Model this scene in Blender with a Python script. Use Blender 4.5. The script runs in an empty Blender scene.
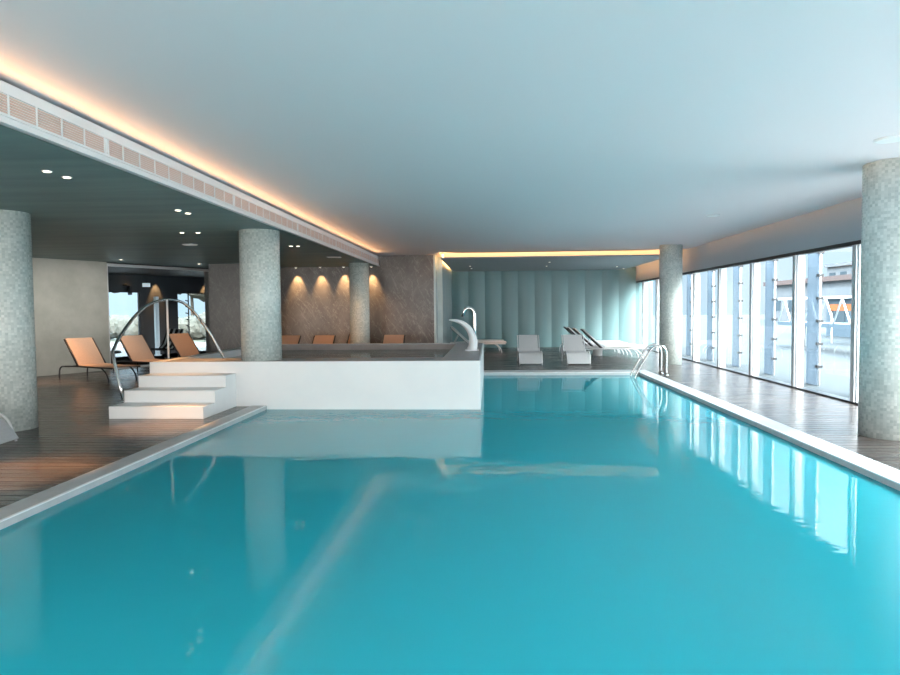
import bpy, bmesh, math, random
from mathutils import Vector, Matrix
random.seed(7)
PI = math.pi
S = bpy.context.scene
C = S.collection

# ------------------------------------------------------------------ camera
FPX = 650.0
YAW, PITCH, ROLL = math.atan(40/650), math.atan(28.74/650), 0.009
CAM = Vector((0, 0, 1.5))
_f = Vector((-math.sin(YAW)*math.cos(PITCH), math.cos(YAW)*math.cos(PITCH), -math.sin(PITCH)))
_r0 = Vector((math.cos(YAW), math.sin(YAW), 0))
_u0 = _r0.cross(_f)
CR = _r0*math.cos(ROLL) - _u0*math.sin(ROLL)
CU = _u0*math.cos(ROLL) + _r0*math.sin(ROLL)
def ray(px, py): return _f + CR*((px-450)/FPX) + CU*((337.5-py)/FPX)
def at_z(px, py, z):
    d = ray(px, py); return CAM + d*((z-CAM.z)/d.z)
def at_y(px, py, y):
    d = ray(px, py); return CAM + d*((y-CAM.y)/d.y)
def at_x(px, py, x):
    d = ray(px, py); return CAM + d*((x-CAM.x)/d.x)
cd = bpy.data.cameras.new('camera'); cam = bpy.data.objects.new('camera', cd); C.objects.link(cam)
cd.sensor_width = 36; cd.lens = FPX/900*36; cd.clip_start = .02; cd.clip_end = 600
M4 = Matrix((( CR.x, CU.x, -_f.x, CAM.x), (CR.y, CU.y, -_f.y, CAM.y), (CR.z, CU.z, -_f.z, CAM.z), (0, 0, 0, 1)))
cam.matrix_world = M4
S.camera = cam

# ------------------------------------------------------------------ materials
def mat(name, col, rough=.5, metal=0, spec=.5, emit=None, es=0):
    m = bpy.data.materials.new(name); m.use_nodes = True
    b = m.node_tree.nodes['Principled BSDF']
    b.inputs['Base Color'].default_value = (*col, 1)
    b.inputs['Roughness'].default_value = rough
    b.inputs['Metallic'].default_value = metal
    b.inputs['Specular IOR Level'].default_value = spec
    if emit:
        b.inputs['Emission Color'].default_value = (*emit, 1)
        b.inputs['Emission Strength'].default_value = es
    return m
class NT:
    def __init__(s, m): s.t = m.node_tree; s.b = s.t.nodes.get('Principled BSDF')
    def n(s, typ, **kw):
        nd = s.t.nodes.new(typ)
        for k, v in kw.items(): setattr(nd, k, v)
        return nd
    def l(s, a, b): s.t.links.new(a, b)
    def math(s, op, a, b=None, c=None):
        nd = s.n('ShaderNodeMath', operation=op)
        for i, v in enumerate((a, b, c)):
            if v is None: continue
            if isinstance(v, (int, float)): nd.inputs[i].default_value = v
            else: s.l(v, nd.inputs[i])
        return nd.outputs[0]
    def ramp(s, fac, stops):
        r = s.n('ShaderNodeValToRGB'); e = r.color_ramp.elements
        while len(e) < len(stops): e.new(.5)
        for el, (p, c) in zip(e, stops):
            el.position = p; el.color = (*c, 1)
        s.l(fac, r.inputs[0]); return r.outputs[0]
    def noise(s, vec, scale, detail=4, rough=.55, dist=0):
        nd = s.n('ShaderNodeTexNoise'); nd.inputs['Scale'].default_value = scale
        nd.inputs['Detail'].default_value = detail; nd.inputs['Roughness'].default_value = rough
        nd.inputs['Distortion'].default_value = dist
        if vec is not None: s.l(vec, nd.inputs['Vector'])
        return nd.outputs['Fac']
    def obj(s): return s.n('ShaderNodeTexCoord').outputs['Object']
    def mapping(s, vec, scale=(1, 1, 1), rot=(0, 0, 0)):
        m = s.n('ShaderNodeMapping'); m.inputs['Scale'].default_value = scale; m.inputs['Rotation'].default_value = rot
        s.l(vec, m.inputs['Vector']); return m.outputs[0]
    def bump(s, h, strength=.3, dist=.01):
        b = s.n('ShaderNodeBump'); b.inputs['Strength'].default_value = strength; b.inputs['Distance'].default_value = dist
        s.l(h, b.inputs['Height']); s.l(b.outputs[0], s.b.inputs['Normal'])

def mottled(name, c1, c2, scale=2.0, rough=.6, stretch=(1, 1, 1), spec=.5, bump=0):
    m = mat(name, c1, rough, spec=spec); t = NT(m)
    v = t.mapping(t.obj(), stretch)
    f = t.noise(v, scale, 6, .6)
    t.l(t.ramp(f, [(.32, c1), (.68, c2)]), t.b.inputs['Base Color'])
    if bump: t.bump(f, bump, .01)
    return m

def mosaic(name, c1, c2, grout, tile=.032):
    m = mat(name, c1, .28); t = NT(m)
    uv = t.n('ShaderNodeTexCoord').outputs['UV']
    sp = t.n('ShaderNodeSeparateXYZ'); t.l(uv, sp.inputs[0])
    fx = t.math('DIVIDE', sp.outputs[0], tile); fy = t.math('DIVIDE', sp.outputs[1], tile)
    cx = t.math('FLOOR', fx); cy = t.math('FLOOR', fy)
    cb = t.n('ShaderNodeCombineXYZ'); t.l(cx, cb.inputs[0]); t.l(cy, cb.inputs[1])
    wn = t.n('ShaderNodeTexWhiteNoise', noise_dimensions='2D'); t.l(cb.outputs[0], wn.inputs['Vector'])
    colr = t.ramp(wn.outputs['Value'], [(0, c1), (1, c2)])
    gx = t.math('LESS_THAN', t.math('FRACT', fx), .1); gy = t.math('LESS_THAN', t.math('FRACT', fy), .1)
    g = t.math('MAXIMUM', gx, gy)
    mx = t.n('ShaderNodeMix', data_type='RGBA'); t.l(g, mx.inputs[0]); t.l(colr, mx.inputs[6]); mx.inputs[7].default_value = (*grout, 1)
    t.l(mx.outputs[2], t.b.inputs['Base Color'])
    r = t.math('ADD', t.math('MULTIPLY', g, .5), .25); t.l(r, t.b.inputs['Roughness'])
    t.bump(t.math('SUBTRACT', 1, g), .25, .004)
    return m

def decking(name, c1, c2, gapc, board=.14, rough=.35):
    m = mat(name, c1, rough, spec=.7); t = NT(m)
    o = t.obj(); sp = t.n('ShaderNodeSeparateXYZ'); t.l(o, sp.inputs[0])
    fy = t.math('DIVIDE', sp.outputs[1], board)
    bid = t.math('FLOOR', fy); fr = t.math('FRACT', fy)
    wn = t.n('ShaderNodeTexWhiteNoise', noise_dimensions='1D'); t.l(bid, wn.inputs['W'])
    grain = t.noise(t.mapping(o, (1.2, 30, 30)), 1.0, 5, .6)
    f = t.math('ADD', t.math('MULTIPLY', wn.outputs['Value'], .55), t.math('MULTIPLY', grain, .45))
    colr = t.ramp(f, [(.2, c1), (.8, c2)])
    gap = t.math('LESS_THAN', fr, .09)
    mx = t.n('ShaderNodeMix', data_type='RGBA'); t.l(gap, mx.inputs[0]); t.l(colr, mx.inputs[6]); mx.inputs[7].default_value = (*gapc, 1)
    t.l(mx.outputs[2], t.b.inputs['Base Color'])
    rr = t.math('ADD', t.math('MULTIPLY', gap, .5), t.math('ADD', t.math('MULTIPLY', grain, .2), rough-.1)); t.l(rr, t.b.inputs['Roughness'])
    groove = t.math('ADD', t.math('MULTIPLY', t.math('SUBTRACT', 1, gap), 1), t.math('MULTIPLY', t.math('SINE', t.math('MULTIPLY', fr, 2*PI*4)), .12))
    t.bump(groove, .22, .004)
    return m

def marble(name, base, mid, vein):
    m = mat(name, base, .3); t = NT(m)
    o = t.obj()
    n = t.noise(t.mapping(o, (1, 1, .7), (0, .6, 0)), 2.2, 8, .65, .6)
    c0 = t.ramp(n, [(.3, base), (.7, mid)])
    def vein_set(rot, sc, wd):
        q = t.noise(t.mapping(t.mapping(o, (1, 1, 1), (0, rot, 0)), (2.6, 1, .55)), sc, 7, .6, .5)
        return t.ramp(t.math('ABSOLUTE', t.math('SUBTRACT', q, .5)), [(0, (1, 1, 1)), (wd, (0, 0, 0))])
    vv = t.math('MAXIMUM', vein_set(.55, 1.5, .012), t.math('MULTIPLY', vein_set(-.5, 2.3, .010), .7))
    mx = t.n('ShaderNodeMix', data_type='RGBA'); t.l(t.math('MULTIPLY', vv, .55), mx.inputs[0]); t.l(c0, mx.inputs[6]); mx.inputs[7].default_value = (*vein, 1)
    t.l(mx.outputs[2], t.b.inputs['Base Color'])
    return m

def glassy(name, tint=(.93, .97, .98), ior=1.45, refl=1.0):
    m = bpy.data.materials.new(name); m.use_nodes = True; t = NT(m)
    t.t.nodes.remove(t.b)
    tr = t.n('ShaderNodeBsdfTransparent'); tr.inputs[0].default_value = (*tint, 1)
    gl = t.n('ShaderNodeBsdfGlossy'); gl.inputs['Roughness'].default_value = .01
    fr = t.n('ShaderNodeFresnel'); fr.inputs['IOR'].default_value = ior
    mx = t.n('ShaderNodeMixShader'); geo = t.n('ShaderNodeNewGeometry'); t.l(t.math('MULTIPLY', fr.outputs[0], t.math('SUBTRACT', refl, geo.outputs['Backfacing'])), mx.inputs[0])
    t.l(tr.outputs[0], mx.inputs[1]); t.l(gl.outputs[0], mx.inputs[2])
    t.l(mx.outputs[0], t.t.nodes['Material Output'].inputs[0]); return m

def frosted(name, col, opac):
    m = bpy.data.materials.new(name); m.use_nodes = True; t = NT(m)
    t.t.nodes.remove(t.b)
    tr = t.n('ShaderNodeBsdfTransparent'); tr.inputs[0].default_value = (.9, .95, 1, 1)
    df = t.n('ShaderNodeBsdfDiffuse'); df.inputs[0].default_value = (*col, 1)
    tl = t.n('ShaderNodeBsdfTranslucent'); tl.inputs[0].default_value = (*col, 1)
    m1 = t.n('ShaderNodeMixShader'); m1.inputs[0].default_value = .5; t.l(df.outputs[0], m1.inputs[1]); t.l(tl.outputs[0], m1.inputs[2])
    m2 = t.n('ShaderNodeMixShader'); m2.inputs[0].default_value = opac; t.l(tr.outputs[0], m2.inputs[1]); t.l(m1.outputs[0], m2.inputs[2])
    t.l(m2.outputs[0], t.t.nodes['Material Output'].inputs[0]); return m

def water_mat(name, body, milk, ripple=.0025, rough=.028):
    m = bpy.data.materials.new(name); m.use_nodes = True; t = NT(m)
    t.t.nodes.remove(t.b)
    o = t.obj()
    n1 = t.noise(t.mapping(o, (1.0, 1.6, 1)), 1.6, 3, .5)
    n2 = t.noise(t.mapping(o, (1.0, 2.2, 1)), 6.0, 2, .5)
    h = t.math('ADD', n1, t.math('MULTIPLY', n2, .25))
    b = t.n('ShaderNodeBump'); b.inputs['Strength'].default_value = 1; b.inputs['Distance'].default_value = ripple; t.l(h, b.inputs['Height'])
    tr = t.n('ShaderNodeBsdfTransparent'); tr.inputs[0].default_value = (.55, .93, .97, 1)
    df = t.n('ShaderNodeBsdfDiffuse'); df.inputs[0].default_value = (*body, 1)
    gl = t.n('ShaderNodeBsdfGlossy'); gl.inputs['Roughness'].default_value = rough; t.l(b.outputs[0], gl.inputs['Normal'])
    fr = t.n('ShaderNodeFresnel'); fr.inputs['IOR'].default_value = 1.33; t.l(b.outputs[0], fr.inputs['Normal'])
    m1 = t.n('ShaderNodeMixShader'); m1.inputs[0].default_value = milk; t.l(tr.outputs[0], m1.inputs[1]); t.l(df.outputs[0], m1.inputs[2])
    m2 = t.n('ShaderNodeMixShader'); geo = t.n('ShaderNodeNewGeometry'); t.l(t.math('MULTIPLY', fr.outputs[0], t.math('SUBTRACT', 1, geo.outputs['Backfacing'])), m2.inputs[0]); t.l(m1.outputs[0], m2.inputs[1]); t.l(gl.outputs[0], m2.inputs[2])
    t.l(m2.outputs[0], t.t.nodes['Material Output'].inputs[0]); return m

MT = dict(
    ceil=mat('white_ceiling_paint', (.74, .69, .71), .75, spec=.2),
    soffit=mottled('dark_brushed_plaster', (.11, .19, .195), (.16, .26, .26), 1.1, .55, (.35, 3, 1)),
    soffit_far=mat('grey_soffit_paint', (.30, .34, .36), .6),
    fascia=mat('white_fascia', (.74, .75, .76), .55),
    louvre=mat('blush_louvre', (.64, .47, .41), .5),
    deck=decking('brown_decking', (.030, .024, .023), (.078, .060, .052), (.008, .010, .010), .14, .26),
    coping=mottled('pale_stone_coping', (.44, .465, .48), (.52, .54, .56), 6, .45),
    drain=mat('white_overflow_edge', (.85, .86, .87), .4),
    pooltile=mat('turquoise_pool_tile', (.04, .48, .58), .4),
    whitetile=mottled('white_spa_tile', (.80, .83, .85), (.85, .87, .88), 1.5, .35),
    rim=mottled('grey_spa_stone', (.28, .29, .31), (.40, .41, .43), 9, .4),
    spainner=mottled('taupe_spa_lining', (.30, .27, .26), (.36, .33, .32), 3, .4),
    mosaic=mosaic('pale_green_mosaic', (.46, .54, .53), (.70, .76, .74), (.54, .60, .58)),
    marble=marble('brown_grey_marble', (.095, .085, .080), (.185, .168, .160), (.36, .34, .32)),
    marble_dark=marble('dark_marble', (.05, .055, .058), (.10, .105, .105), (.22, .22, .22)),
    concrete=mottled('grey_concrete', (.35, .365, .335), (.44, .45, .42), 2.2, .75, bump=.1),
    header=mat('grey_header_paint', (.40, .42, .46), .7),
    pleat=mottled('teal_wall_panel', (.165, .30, .32), (.19, .33, .355), .6, .32, (1, 1, .3)),
    pale_side=mottled('pale_glazed_panel', (.40, .52, .54), (.66, .72, .73), 5, .25, (.1, 8, .1)),
    frame=mat('pale_window_frame', (.62, .66, .70), .35, .3),
    darkmetal=mat('dark_metal', (.03, .033, .038), .4, .6),
    black=mat('black_paint', (.015, .015, .018), .6),
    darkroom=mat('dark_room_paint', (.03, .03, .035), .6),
    glass=glassy('clear_glass'),
    fin=frosted('frosted_glass', (.19, .24, .285), .75),
    steel=mat('brushed_steel', (.72, .74, .75), .18, 1),
    chrome=mat('chrome', (.85, .86, .87), .08, 1),
    white=mat('white_plastic', (.78, .80, .82), .35),
    sling_white=mottled('white_sling_mesh', (.44, .46, .48), (.50, .52, .54), 40, .6),
    sling_tan=mottled('tan_sling_mesh', (.40, .275, .205), (.45, .31, .235), 40, .65),
    pad=mottled('white_towelling', (.74, .76, .77), (.80, .82, .83), 60, .85),
    alu=mat('white_powder_coat', (.66, .68, .70), .4, .2),
    lamp=mat('lamp_lens_warm', (.9, .85, .75), .4, emit=(1, .88, .70), es=3),
    lamp_white=mat('lamp_lens_white', (.9, .9, .9), .4, emit=(.9, .97, 1), es=.35),
    led=mat('led_diffuser_warm', (1, .8, .5), .5, emit=(1, .56, .24), es=0.95),
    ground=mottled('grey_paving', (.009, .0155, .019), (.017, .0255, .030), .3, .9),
    stone=mottled('pale_bounce_paving', (.34, .33, .31), (.42, .41, .39), 1, .8),  # pale only for the added light-bouncing slab out of view
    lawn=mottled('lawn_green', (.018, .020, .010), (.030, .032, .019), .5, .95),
    road=mat('grey_road', (.09, .09, .095), .9),
    bark=mat('bark', (.03, .025, .02), .9),
    leaf=mottled('dull_foliage', (.016, .017, .012), (.036, .033, .027), 3, .9),
    facade=mottled('pale_render_wall', (.12, .13, .14), (.155, .16, .165), .6, .9),
    roofred=mat('faded_red_roof', (.11, .075, .068), .9),
    orange=mat('orange_paint', (.30, .085, .02), .6),
    bluegrey=mat('blue_grey_cladding', (.07, .10, .125), .7),
    pane=mat('dark_window_pane', (.05, .07, .085), .15),
)
MT['water'] = water_mat('pool_water_surface', (.026, .455, .555), .7)
MT['spawater'] = water_mat('spa_water_surface', (.16, .17, .18), .55, .015)

# ------------------------------------------------------------------ mesh helpers
def nb(): return bmesh.new()
def add_box(bm, x0, x1, y0, y1, z0, z1, mi=0, mtx=None):
    vs = [Vector((x, y, z)) for z in (z0, z1) for y in (y0, y1) for x in (x0, x1)]
    if mtx: vs = [mtx @ v for v in vs]
    v = [bm.verts.new(p) for p in vs]
    for f in ((0, 2, 3, 1), (4, 5, 7, 6), (0, 1, 5, 4), (2, 6, 7, 3), (0, 4, 6, 2), (1, 3, 7, 5)):
        bm.faces.new([v[i] for i in f]).material_index = mi
    return bm
def add_prism(bm, pts, z0, z1, mi=0):
    a = [bm.verts.new((x, y, z0)) for x, y in pts]; b = [bm.verts.new((x, y, z1)) for x, y in pts]
    n = len(pts)
    bm.faces.new(a[::-1]).material_index = mi; bm.faces.new(b).material_index = mi
    for i in range(n): bm.faces.new((a[i], a[(i+1) % n], b[(i+1) % n], b[i])).material_index = mi
    return bm
def add_tube(bm, pts, r, seg=10, cap=True):
    pts = [Vector(p) for p in pts]; n = len(pts)
    rs = r if isinstance(r, (list, tuple)) else [r]*n
    tang = []
    for i in range(n):
        a = pts[max(0, i-1)]; b = pts[min(n-1, i+1)]; tang.append((b-a).normalized())
    up = Vector((0, 0, 1)) if abs(tang[0].z) < .9 else Vector((1, 0, 0))
    nx = tang[0].cross(up).normalized(); rings = []
    for i in range(n):
        t = tang[i]; nx = (nx - t*nx.dot(t)).normalized(); ny = t.cross(nx)
        rings.append([bm.verts.new(pts[i] + (nx*math.cos(2*PI*k/seg) + ny*math.sin(2*PI*k/seg))*rs[i]) for k in range(seg)])
    for i in range(n-1):
        for k in range(seg):
            f = bm.faces.new((rings[i][k], rings[i][(k+1) % seg], rings[i+1][(k+1) % seg], rings[i+1][k])); f.smooth = True
    if cap: bm.faces.new(rings[0][::-1]); bm.faces.new(rings[-1])
    return bm
def add_lathe(bm, prof, cx=0, cy=0, seg=32, smooth=True):
    rings = []
    for r, z in prof:
        rings.append([bm.verts.new((cx+r*math.cos(2*PI*k/seg), cy+r*math.sin(2*PI*k/seg), z)) for k in range(seg)])
    for i in range(len(rings)-1):
        for k in range(seg):
            f = bm.faces.new((rings[i][k], rings[i][(k+1) % seg], rings[i+1][(k+1) % seg], rings[i+1][k])); f.smooth = smooth
    bm.faces.new(rings[0][::-1]); bm.faces.new(rings[-1])
    return bm
def add_sheet(bm, prof, y0, y1, th):
    """profile (x,z) list extruded over y with thickness th (below)"""
    n = len(prof); off = []
    for i in range(n):
        a = Vector(prof[max(0, i-1)]); b = Vector(prof[min(n-1, i+1)]); d = (b-a).normalized()
        off.append((prof[i][0]+d.y*th, prof[i][1]-d.x*th))
    loop = list(prof) + off[::-1]
    A = [bm.verts.new((x, y0, z)) for x, z in loop]; B = [bm.verts.new((x, y1, z)) for x, z in loop]
    m = len(loop)
    for i in range(m): bm.faces.new((A[i], B[i], B[(i+1) % m], A[(i+1) % m]))
    for i in range(n-1):
        bm.faces.new((A[i], A[i+1], A[m-2-i], A[m-1-i])); bm.faces.new((B[i+1], B[i], B[m-1-i], B[m-2-i]))
    return bm
def smooth_path(pts, per=6):
    """Catmull-Rom"""
    P = [Vector(p) for p in pts]; P = [2*P[0]-P[1]] + P + [2*P[-1]-P[-2]]; out = []
    for i in range(1, len(P)-2):
        for k in range(per):
            t = k/per; a, b, c, d = P[i-1:i+3]
            out.append(.5*((2*b)+(c-a)*t+(2*a-5*b+4*c-d)*t*t+(3*b-a-3*c+d)*t**3))
    out.append(P[-2]); return out
def obj(name, bm, mats, parent=None, bevel=0, seg=2):
    me = bpy.data.meshes.new(name)
    bmesh.ops.recalc_face_normals(bm, faces=bm.faces[:])
    bm.to_mesh(me); bm.free()
    for m in (mats if isinstance(mats, (list, tuple)) else [mats]): me.materials.append(m)
    o = bpy.data.objects.new(name, me); C.objects.link(o)
    if parent: o.parent = parent
    if bevel:
        b = o.modifiers.new('bevel', 'BEVEL'); b.width = bevel; b.segments = seg; b.limit_method = 'ANGLE'
    return o
def tag(o, label=None, cat=None, group=None, kind=None):
    if label: o['label'] = label
    if cat: o['category'] = cat
    if group: o['group'] = group
    if kind: o['kind'] = kind
    return o
def thing(name, label, cat, loc=(0, 0, 0), rotz=0, group=None):
    o = bpy.data.objects.new(name, None); C.objects.link(o)
    o.location = loc; o.rotation_euler = (0, 0, rotz); o.empty_display_size = .1
    return tag(o, label, cat, group)
def struct(name, bm, m, label=None, cat=None, bevel=0):
    o = obj(name, bm, m, None, bevel); o['kind'] = 'structure'
    return tag(o, label, cat)
def dup(o, parent=None):
    c = o.copy(); C.objects.link(c)
    if parent: c.parent = parent
    for ch in list(o.children): dup(ch, c)
    return c
def place(o, loc, rz, label, group=None):
    o.location = loc; o.rotation_euler = (0, 0, rz); o['label'] = label
    if group: o['group'] = group
    return o

# ------------------------------------------------------------------ dimensions
CEIL, SOFF, FSOFF = 3.095, 2.777, 2.915
WX = 5.5; WTOP = 2.47
PX0, PX1, PY0, PY1 = -3.5, 3.4, -.6, 15.04
TX0, TX1, TY0, TY1, TH = -5.37, -.15, 9.93, 15.1, .70
WL = -.05
YN = -4.5
SKY = (1.0, 15.0)
FASX = -3.28

# ------------------------------------------------------------------ shell
bm = nb()
for r in ((-19, -3.74, YN, 26), (3.68, WX+.1, YN, 26), (-3.74, 3.68, 15.65, 26), (-3.74, TX1-.05, TY0+.05, 15.65), (-3.74, 3.68, YN, -.9)):
    add_box(bm, *r, -.12, 0)
struct('floor', bm, MT['deck'], 'dark brown boarded decking around the swimming pool', 'floor')

bm = nb()   # coping
for r in ((-3.74, PX0, -.9, TY0), (PX1, 3.68, -.9, 15.65), (TX1, PX1, PY1, 15.65), (PX0, PX1, -.9, PY0)):
    add_box(bm, *r, -.10, .012)
cop = struct('pool_coping', bm, MT['coping'], 'pale stone coping framing the swimming pool', 'coping', .006)
bm = nb()
for r in ((PX0-.02, PX0+.003, PY0, TY0), (PX1-.003, PX1+.02, PY0, PY1), (TX1, PX1-.003, PY1-.003, PY1+.02)):
    add_box(bm, *r, .004, .016)
obj('overflow_edge', bm, MT['drain'], cop)

bm = nb()   # basin: inward facing shell
pts = [(PX0, PY0), (PX1, PY0), (PX1, PY1), (TX1, PY1), (TX1, TY0), (PX0, TY0)]
zb = -1.35
a = [bm.verts.new((x, y, zb)) for x, y in pts]; b = [bm.verts.new((x, y, -.06)) for x, y in pts]
bm.faces.new(a)
for i in range(6):
    f = bm.faces.new((a[i], b[i], b[(i+1) % 6], a[(i+1) % 6])); f.material_index = 1 if i in (3, 4) else 0
o = bpy.data.meshes.new('pool_basin'); bm.to_mesh(o); bm.free()
for m in (MT['pooltile'], MT['whitetile']): o.materials.append(m)
o = bpy.data.objects.new('pool_basin', o); C.objects.link(o); tag(o, 'turquoise tiled basin of the swimming pool', 'pool', kind='structure')

bm = nb()
bm.faces.new([bm.verts.new((x, y, WL)) for x, y in pts])
o = obj('pool_water', bm, MT['water']); tag(o, 'still turquoise water filling the large swimming pool', 'water', kind='stuff')

bm = nb()
add_box(bm, FASX-.42, WX+.3, YN, 18.42, CEIL, CEIL+.1)
add_box(bm, FASX-.42, -1.45, 18.42, 20.2, CEIL, CEIL+.1); add_box(bm, -1.45, WX+.3, 18.42, 26, CEIL+.06, CEIL+.16)
struct('ceiling', bm, MT['ceil'], 'smooth pale main ceiling over the pool', 'ceiling')
bm = nb()
add_box(bm, -19, FASX-.02, YN, 19.5, SOFF, SOFF+.06)
add_box(bm, FASX-.46, FASX-.40, YN, 19.5, SOFF+.06, CEIL+.05)
struct('ceiling_soffit', bm, MT['soffit'], 'dark green grey lowered ceiling over the left lounge area', 'ceiling')
bm = nb()
add_box(bm, FASX-.03, FASX, YN, 19.2, SOFF, 3.068)
add_box(bm, FASX, FASX+.03, YN, 19.2, SOFF, SOFF+.018)
struct('trim_1', bm, MT['fascia'], 'white fascia along the lowered left ceiling', 'fascia')
bm = nb()
add_box(bm, -1.38, 5.05, 18.4, 24.85, FSOFF, FSOFF+.04)
struct('ceiling_panel', bm, MT['soffit_far'], 'grey lowered ceiling panel before the teal end wall', 'ceiling')

# walls
bm = nb(); add_box(bm, -8.6, -1.65, 19.2, 20.0, 0, CEIL+.1)
struct('wall_back', bm, MT['marble'], 'veined brown grey marble wall behind the spa', 'wall')
bm = nb(); add_box(bm, -7.66, -6.35, 17.37, 19.2, 0, SOFF)
struct('wall_pier', bm, MT['marble_dark'], 'dark marble wall block beside the left glazing', 'wall')
bm = nb(); add_box(bm, -1.65, -1.45, 20.0, 25.2, 0, CEIL+.1); add_box(bm, -1.65, -1.6, 19.22, 20.0, 0, CEIL)
struct('wall_side', bm, MT['pale_side'], 'pale glazed side wall behind the marble', 'wall')
bm = nb()   # pleated end wall: each panel turned a little
x = -1.45; w = .632; k = 0
while x < WX+.1:
    ar = [(x+w*j/10, 24.98-.05*math.sin(PI*j/10)-.02*j/10) for j in range(11)]
    add_prism(bm, ar+[(x+w, 25.3), (x, 25.3)], 0, FSOFF+.1)
    x += w; k += 1
add_box(bm, -1.6, WX+.2, 25.3, 25.45, 0, CEIL+.2)
struct('wall_end', bm, MT['pleat'], 'teal end wall of tall pleated panels', 'wall')

# angled left wall and its glazing
U = Vector((.449, .8935, 0)); N = Vector((-.8935, .449, 0)); A = Vector((-9.8, 16.17, 0))
def slab(bm, s0, s1, n0, n1, z0, z1, mi=0):
    mtx = Matrix(((U.x, N.x, 0, A.x), (U.y, N.y, 0, A.y), (0, 0, 1, 0), (0, 0, 0, 1)))
    return add_box(bm, s0, s1, n0, n1, z0, z1, mi, mtx)
bm = nb(); slab(bm, -13, 0, 0, .25, 0, SOFF)
struct('wall_left', bm, MT['concrete'], 'grey concrete wall behind the left loungers', 'wall')
bm = nb(); add_box(bm, -19.1, -15.4, YN-.2, 5.2, 0, .9); add_box(bm, -19.1, -18.8, YN, 6, 0, SOFF)
struct('wall_far_left', bm, MT['concrete'])
win = thing('window_glazed_wall', 'full height glazing with white head rail beside the concrete wall', 'window'); win['kind'] = 'structure'
bm = nb(); slab(bm, 0, 3.7, .02, .10, SOFF-.1, SOFF-.03); slab(bm, 0, 3.7, .03, .09, 0, .05); slab(bm, 0, .04, .02, .10, .05, SOFF-.1)
obj('frame', bm, MT['alu'], win)
bm = nb(); slab(bm, .04, 3.7, .055, .067, .05, SOFF-.1); obj('pane', bm, MT['glass'], win)
# room behind the glazing
D = 4.2
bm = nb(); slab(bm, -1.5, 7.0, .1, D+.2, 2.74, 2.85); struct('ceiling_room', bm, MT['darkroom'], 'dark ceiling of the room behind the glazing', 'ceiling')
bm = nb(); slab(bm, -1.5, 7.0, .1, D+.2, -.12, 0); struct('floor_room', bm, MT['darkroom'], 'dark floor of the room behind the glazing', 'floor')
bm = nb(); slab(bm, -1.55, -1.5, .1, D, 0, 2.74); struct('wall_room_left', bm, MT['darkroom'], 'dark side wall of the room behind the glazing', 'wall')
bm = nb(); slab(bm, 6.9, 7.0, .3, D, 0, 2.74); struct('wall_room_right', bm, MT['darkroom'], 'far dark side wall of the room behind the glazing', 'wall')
def back_s(px, n=D):
    d = ray(px, 310); q = A + N*n - CAM
    t = q.dot(N)/d.dot(N); return (CAM + d*t - (A+N*n)).dot(U)
def back_z(px, py):
    d = ray(px, py); q = A + N*D - CAM; t = q.dot(N)/d.dot(N); return (CAM + d*t).z
s1, s2, s3, s4 = back_s(104), back_s(140.5), back_s(178), back_s(212)
zt = back_z(124, 291.5)
bm = nb()
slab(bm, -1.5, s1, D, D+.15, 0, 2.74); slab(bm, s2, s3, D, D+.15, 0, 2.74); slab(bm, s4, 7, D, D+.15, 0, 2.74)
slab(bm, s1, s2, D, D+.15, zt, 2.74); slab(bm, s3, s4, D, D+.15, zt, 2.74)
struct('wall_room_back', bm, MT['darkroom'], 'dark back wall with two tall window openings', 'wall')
for i, (a_, b_) in enumerate(((s1, s2), (s3, s4))):
    w_ = thing('window_%d' % (20+i), ('left', 'right')[i]+' tall outdoor window seen through the lounge glazing', 'window'); w_['kind'] = 'structure'
    bm = nb(); slab(bm, a_, a_+.03, D+.04, D+.1, 0, zt); slab(bm, b_-.03, b_, D+.04, D+.1, 0, zt); slab(bm, a_, b_, D+.04, D+.1, zt-.03, zt)
    obj('frame', bm, MT['black'], w_)
    bm = nb(); slab(bm, a_+.03, b_-.03, D+.06, D+.07, 0, zt-.03); obj('pane', bm, MT['glass'], w_)

# right window wall
bm = nb(); add_box(bm, WX, WX+.3, YN, 25.3, WTOP, CEIL+.2)
struct('wall_right', bm, MT['header'], 'grey wall band above the pool windows', 'wall')
bm = nb(); add_box(bm, WX+.02, WX+.14, YN, 25.3, WTOP-.06, WTOP); add_box(bm, WX+.0, WX+.16, YN, 25.3, -.005, .03)
struct('trim_2', bm, MT['darkmetal'], 'dark head and sill rails of the pool windows', 'trim')
STEP = 1.95; ys = [10.22 + STEP*k for k in range(-7, 9)]
win_txt = {0: 'nearest the big right column', 1: 'second from the big right column', 2: 'third from the big right column', 3: 'fourth from the big right column', 4: 'just before the far right column', 5: 'half behind the far right column', 6: 'behind and left of the far right column', 7: 'last before the teal end wall'}
for i, y in enumerate(ys):
    k = i-7; y1 = min(y+STEP, 25.2)
    w_ = thing('window_%d' % (i+1), 'full height glazed bay '+win_txt[k] if k in win_txt else 'glazed bay of the pool window wall nearer than the big column', 'window', (WX, y, 0)); w_['kind'] = 'structure'
    bm = nb(); add_box(bm, .0, .17, -.055, .055, .03, WTOP-.06); add_box(bm, .03, .13, .075, .095, .03, WTOP-.06); add_box(bm, .03, .13, y1-y-.085, y1-y-.06, .03, WTOP-.06)
    obj('frame', bm, MT['frame'], w_)
    bm = nb(); add_box(bm, .075, .087, .095, y1-y-.085, .03, WTOP-.06); obj('pane', bm, MT['glass'], w_)
# wall behind the camera: glazed front
bm = nb(); add_box(bm, -19, WX+.3, YN-.2, YN, 2.75, CEIL+.2)
add_box(bm, 2.5, WX+.3, YN-.2, YN, 0, 2.75)
for x in (-12, -9, -6, -3): add_box(bm, x-.06, x+.06, YN-.15, YN, 0, 2.75)
struct('wall_front', bm, MT['frame'])

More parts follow.
